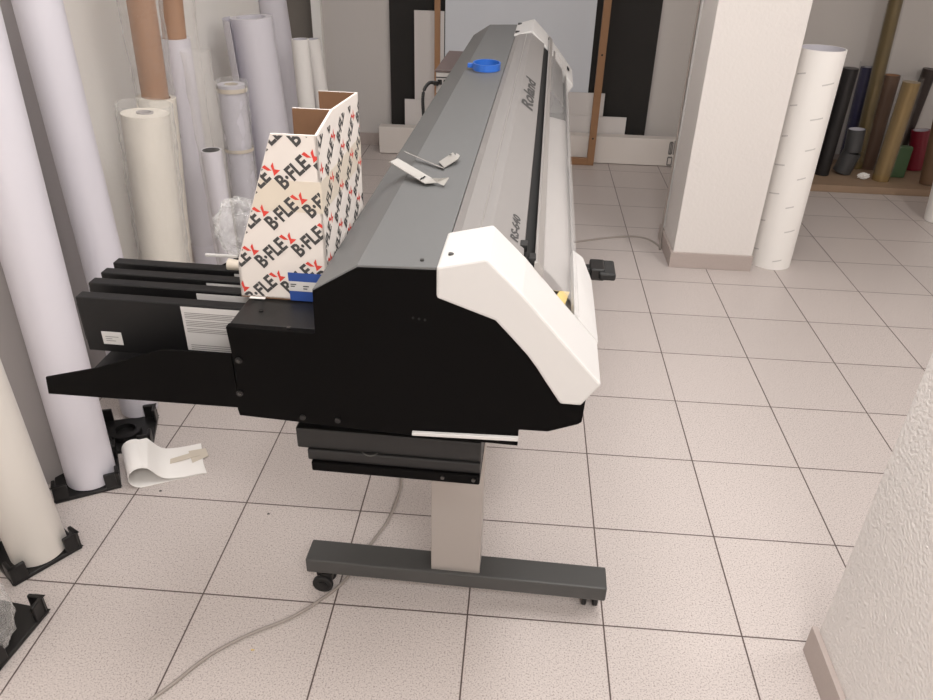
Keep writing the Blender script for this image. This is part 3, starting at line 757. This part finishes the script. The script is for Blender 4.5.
# film bag heap in lower left corner
def crumple(center, rx, ry, rz, seed, amp=.034):
    bm = bmesh.new(); bmesh.ops.create_icosphere(bm, subdivisions=4, radius=1)
    rnd = random.Random(seed); ph = [Vector((rnd.uniform(-1,1), rnd.uniform(-1,1), rnd.uniform(-1,1))).normalized() for _ in range(22)]; fr = [rnd.uniform(4, 13) for _ in ph]
    m_ = MB()
    vs = []
    for v in bm.verts:
        s_ = 1
        for a_, f_ in zip(ph, fr): s_ += amp*(1-abs(math.sin(v.co.dot(a_)*f_))*2)
        vs.append(Vector((v.co.x*rx*s_, v.co.y*ry*s_, v.co.z*rz*s_))+Vector(center))
    m_.add(vs, [[v.index for v in f.verts] for f in bm.faces], 0, True); bm.free(); return m_
make_roll('vinyl_roll', 'milky white roll at the very left edge, wrapped in crumpled clear film', atz((-28,640), ZB), (-80,460), .055, M_warm, 1.2, zb=ZB, group=g)
cc = atz((2,640), .05); m = crumple((cc.x-.02, cc.y, .125), .062, .066, .11, 5, amp=.016)
single(m, 'plastic_film', M_wrap, 'bunched clear plastic film on the black stand in the lower left corner', 'plastic film', (cc.x, cc.y, .015))
# clear bag on the rack beside the carton
a = pv((224,222), .26)
W0 = Pl(a.x, .26, 0)
bag = thing('plastic_bag', 'crumpled clear plastic bag between the printed carton and the cartridges', 'bag', Pl(-.47, .25, .925))
m = crumple(Pl(-.452,.26,.985), .048, .045, .062, 21, amp=.018); part(m, 'film', clear('crinkled_bag_film', (245, 244, 242), .16, .1, bump=1.0, bscale=60, facing=.4), bag)
m = MB(); m.box(Pl(-.515,.235,.935), Pl(-.455,.243,.940)); ob = part(m, 'white_stick', M_white, bag, .001)
m = MB(); m.cyl(Pl(-.468,.225,.928), Pl(-.440,.225,.926), .011, .009, 16); part(m, 'tape_scrap', M_tape, bag)

# ================================================================== BACK WALL BOARDS
def slab(name, label, cat, x0, x1, z0, z1, y0, th_, m, lean=0.0, group=None, parts=None, bevel=.001):
    mb = MB(); vs = [(x0,y0,z0),(x1,y0,z0),(x1,y0+th_,z0),(x0,y0+th_,z0),(x0,y0+lean,z1),(x1,y0+lean,z1),(x1,y0+th_+lean,z1),(x0,y0+th_+lean,z1)]
    mb.add(vs, [(0,3,2,1),(4,5,6,7),(0,1,5,4),(1,2,6,5),(2,3,7,6),(3,0,4,7)])
    return single(mb, name, m, label, cat, (x0, y0, z0), group, bevel)
slab('foam_board', 'large black board leaning on the back wall behind the wooden frame', 'board', .165, 1.905, .0, 1.005, 3.305, .010, M_bboard, .03)
slab('foam_board', 'pale frosted panel filling the wooden frame on the back wall', 'board', .535, 1.492, .0, 2.05, 3.275, .008, M_blueish, .03)
slab('foam_board', 'upright white board over the black board, left of the wooden frame', 'board', .335, .530, .0, .895, 3.262, .008, M_wboard, .02)
slab('foam_board', 'white board standing right of the wooden frame, stepped above the long carton', 'board', 1.30, 1.605, .0, .432, 3.250, .008, M_wboard, .02)
slab('foam_board', 'knee-high white board whose left end shows behind the printer, on the long carton', 'board', .268, 1.05, .0, .345, 3.238, .008, M_wboard, .02)
slab('foam_board', 'small white board step just right of the wooden frame, above the long carton', 'board', 1.10, 1.762, .0, .288, 3.236, .008, M_wboard, .01)
lc = thing('long_carton', 'long low white carton lying along the back wall', 'box', (.104, 3.145, 0))
part(MB().box((.104, 3.145, 0.004), (2.118, 3.225, .182)), 'carton_body', M_carton, lc, .003)
sg = strokes([((.0,.0),(.0,.055)),((0,.055),(.045,.055)),((.045,.055),(.045,0)),((.045,0),(0,0)),((0,.08),(0,.16)),((0,.16),(.03,.16)),((.03,.16),(.03,.08)),((.05,.075),(.05,.17)),((.05,.17),(.085,.17)),((.085,.17),(.085,.10)),((.05,.12),(.085,.12)),((.07,.0),(.07,.05)),((0,.08),(.03,.08)),((.015,.08),(.015,.16))], .012)
art(sg, 'printed_marks', [M_text], lc, lambda x, y: (2.055-.104+x*.62, -.0015, .012+y*.95), 'faded grey handling marks')
fr = thing('wooden_frame', 'tall pine frame standing against the back wall behind the printer', 'frame', (.49, 3.09, 0))
part(MB().box((.488, 3.09, 0), (.522, 3.125, 2.2)), 'stile', M_wood, fr, .002)
part(MB().box((1.516, 3.09, 0), (1.562, 3.125, 2.2)), 'stile', M_wood, fr, .002)
part(MB().box((.522, 3.09, .0), (1.516, 3.125, .045)), 'bottom_rail', M_wood, fr, .002)
part(MB().box((.522, 3.09, 2.155), (1.516, 3.125, 2.2)), 'top_rail', M_wood, fr, .002)
m = MB()
for z in (.18, .70): m.cyl((1.539, 3.09, z), (1.539, 3.088, z), .006, seg=12)
part(m, 'screw_holes', M_gap, fr)

# ================================================================== RIGHT BACK: big roll and shelf of rolls
b0_ = atz((769,262))
R1, bb_, tp_, ax_ = make_roll('paper_roll', 'big white paper roll leaning on the column, faint grey lines printed on it', b0_, (823,48), .098, M_paper, hole=.092, hmat=M_lilac2, group='white paper rolls on the right', depth=.3)
m = MB()
e1_ = ax_.cross(Vector((0,1,0))).normalized(); e2_ = ax_.cross(e1_)
k = 0; L_ = (tp_-bb_).length; rnd = random.Random(4)
bmk = MB()
s_ = .05
while s_ < L_-.04:
    for side_ in (0, 1):
        th0 = (.25 if side_ else 1.45)+rnd.uniform(-.15,.15); ss = s_+(.035 if side_ else 0)+rnd.uniform(-.012,.012); arr1 = []; arr2 = []
        for q_ in range(6):
            if q_ == 0: al_ = rnd.uniform(.06, .12)
            t2 = th0+q_*al_; dirv = e1_*math.cos(t2)+e2_*math.sin(t2)
            cc_ = bb_+ax_*(ss+.002*q_)
            arr1.append(cc_+dirv*.0984); arr2.append(cc_+ax_*.006+dirv*.0984)
        bmk.sheet(arr1, arr2, .0002)
    s_ += .135
M_faint = mat('faint_grey_print', (202, 198, 195), .7)
part(bmk, 'printed_lines', M_faint, R1)
b2_ = atz((942,221)); make_roll('paper_roll', 'white paper roll cut off by the right edge, in front of the wooden plank', b2_, (962,150), .095, M_paper, .8, group='white paper rolls on the right')
pk = struct('trim_2', MB().box((2.35, 2.77, 0.0), (4.5, YB-.012, .045)), M_plank, bevel=.003)
ZP = .0455
def sroll(label, pb, pt, r, m, hole=.0, hmat=None, length=None, name='vinyl_roll', wrap=None, back=None):
    b = atz(pb, ZP)
    if back or b.y > YB-r-.03: b = aty(pb, back or YB-r-.03); b.z = ZP
    t_, bb2, tp2, ax2_ = make_roll(name, label, b, pt, r, m, length, hole=hole, hmat=hmat, group='coloured vinyl rolls on the wooden plank', zb=ZP)
    if wrap: make_sleeve(t_, bb2+ax2_*.04, tp2+ax2_*.03, r*1.06+.003, r*1.10+.004, wrap, m=M_wrap3, wob=.08)
    return t_, bb2, tp2, ax2_
M_wrap3 = clear('thin_clear_film', (200, 198, 196), .02, .2, bump=.5, bscale=14, facing=.2)
sroll('black roll at the left end of the plank, next to the big white roll', (821,174), (851,68), .046, M_rblack)
_, lb_, lt_, la_ = sroll('dark grey roll standing on the plank with a smaller grey roll stacked on it', (841,173), (852,152), .057, M_rgrey, hole=.045, hmat=M_rgrey)
ub = lt_+la_*.002
make_roll('vinyl_roll', 'short dark grey roll with a white rim, stacked on the wider grey one', ub, (857,129), .052, M_rgrey, hole=.047, hmat=M_lilac2, group='coloured vinyl rolls on the wooden plank', zb=ub.z)
sroll('navy blue roll in clear film behind the two dark grey rolls', (846,158), (868,67), .043, M_rblue, hole=.02, hmat=M_lilac2, wrap=31)
sroll('very tall olive gold roll reaching past the top edge, in clear film', (858,159), (896,0), .040, M_rolive, length=1.7, wrap=33, back=3.17)
sroll('brown roll with a pale rim, right of the tall olive roll', (866,168), (892,75), .050, M_rbrown, hole=.044, hmat=M_core)
sroll('shiny gold roll in clear film, leaning in front of the brown ones', (880,180), (912,82), .050, M_rgold, wrap=35)
sroll('crimson roll with a pale rim near the right edge', (914,170), (921,130), .055, M_rred, hole=.046, hmat=M_lilac2)
sroll('dull brown roll at the far right of the plank, cut off by the photo edge', (928,184), (945,110), .052, M_rbrown2, length=.75)
sroll('dark brown roll half hidden behind the gold one', (895,160), (926,80), .042, M_rdark, length=.62)
# green film and carton behind
a = atz((897,178), ZP); m = MB(); m.box((a.x-.05, a.y, ZP), (a.x+.045, a.y+.05, ZP+.20)); single(m, 'vinyl_bundle', M_rgreen, 'folded green vinyl bundle between the gold roll and the crimson roll', 'bundle', (a.x, a.y, ZP), bevel=.01)
a = atz((917,160), ZP); m = MB(); m.box((a.x-.04, a.y+.02, ZP), (a.x+.35, a.y+.08, ZP+.56)); single(m, 'brown_carton', M_rbrown2, 'flat dull brown carton standing against the back wall behind the crimson roll', 'box', (a.x, a.y, ZP), bevel=.003)
a = atz((863,180), ZP); m = crumple((a.x, a.y+.01, ZP+.024), .040, .03, .023, 8); single(m, 'crumpled_paper', M_paper, 'crumpled white paper ball on the plank by the dark grey roll', 'paper', (a.x, a.y, ZP))
a = atz((800,186), ZP)
m = MB(); m.box((2.46, 2.92, ZP), (2.83, 3.05, ZP+.50)); dk = single(m, 'dark_carton', M_rdark, 'dark carton on the plank, glimpsed between column and big white roll', 'box', (2.46, 2.92, ZP), bevel=.003)

# ================================================================== LIGHT
def area(name, x, y, z, sx, sy, power, rot=(0,0,0), col=(1.0, .985, .97)):
    l = bpy.data.lights.new(name, 'AREA'); l.shape = 'RECTANGLE'; l.size = sx; l.size_y = sy; l.energy = power; l.color = col
    o = bpy.data.objects.new(name, l); COL.objects.link(o); o.location = (x, y, z); o.rotation_euler = rot
area('lamp_or_fill', 1.5, -.7, 2.70, .3, 1.3, 19)
area('lamp_or_fill', .6, -.8, 2.70, .3, 1.3, 10)
area('lamp_or_fill', 3.2, -.8, 2.70, .3, 1.3, 27)  # fill light added to brighten the left wall and the right-hand floor
area('lamp_or_fill', 2.4, .6, 2.70, .3, .8, 4)  # weak fill added to lift the floor farther back
area('lamp_or_fill', .9, 1.4, 2.70, .3, 1.2, 7)
area('lamp_or_fill', 1.6, -2.7, 2.70, 1.2, .3, 36)
wd = bpy.data.worlds.new('world'); sc.world = wd; wd.use_nodes = True
wd.node_tree.nodes['Background'].inputs[0].default_value = (.9, .92, 1, 1); wd.node_tree.nodes['Background'].inputs[1].default_value = .3
sc.view_settings.view_transform = 'Standard'; sc.view_settings.look = 'None'; sc.view_settings.gamma = 1.0
sc.view_settings.exposure = 0.45
sc.view_settings.use_curve_mapping = False
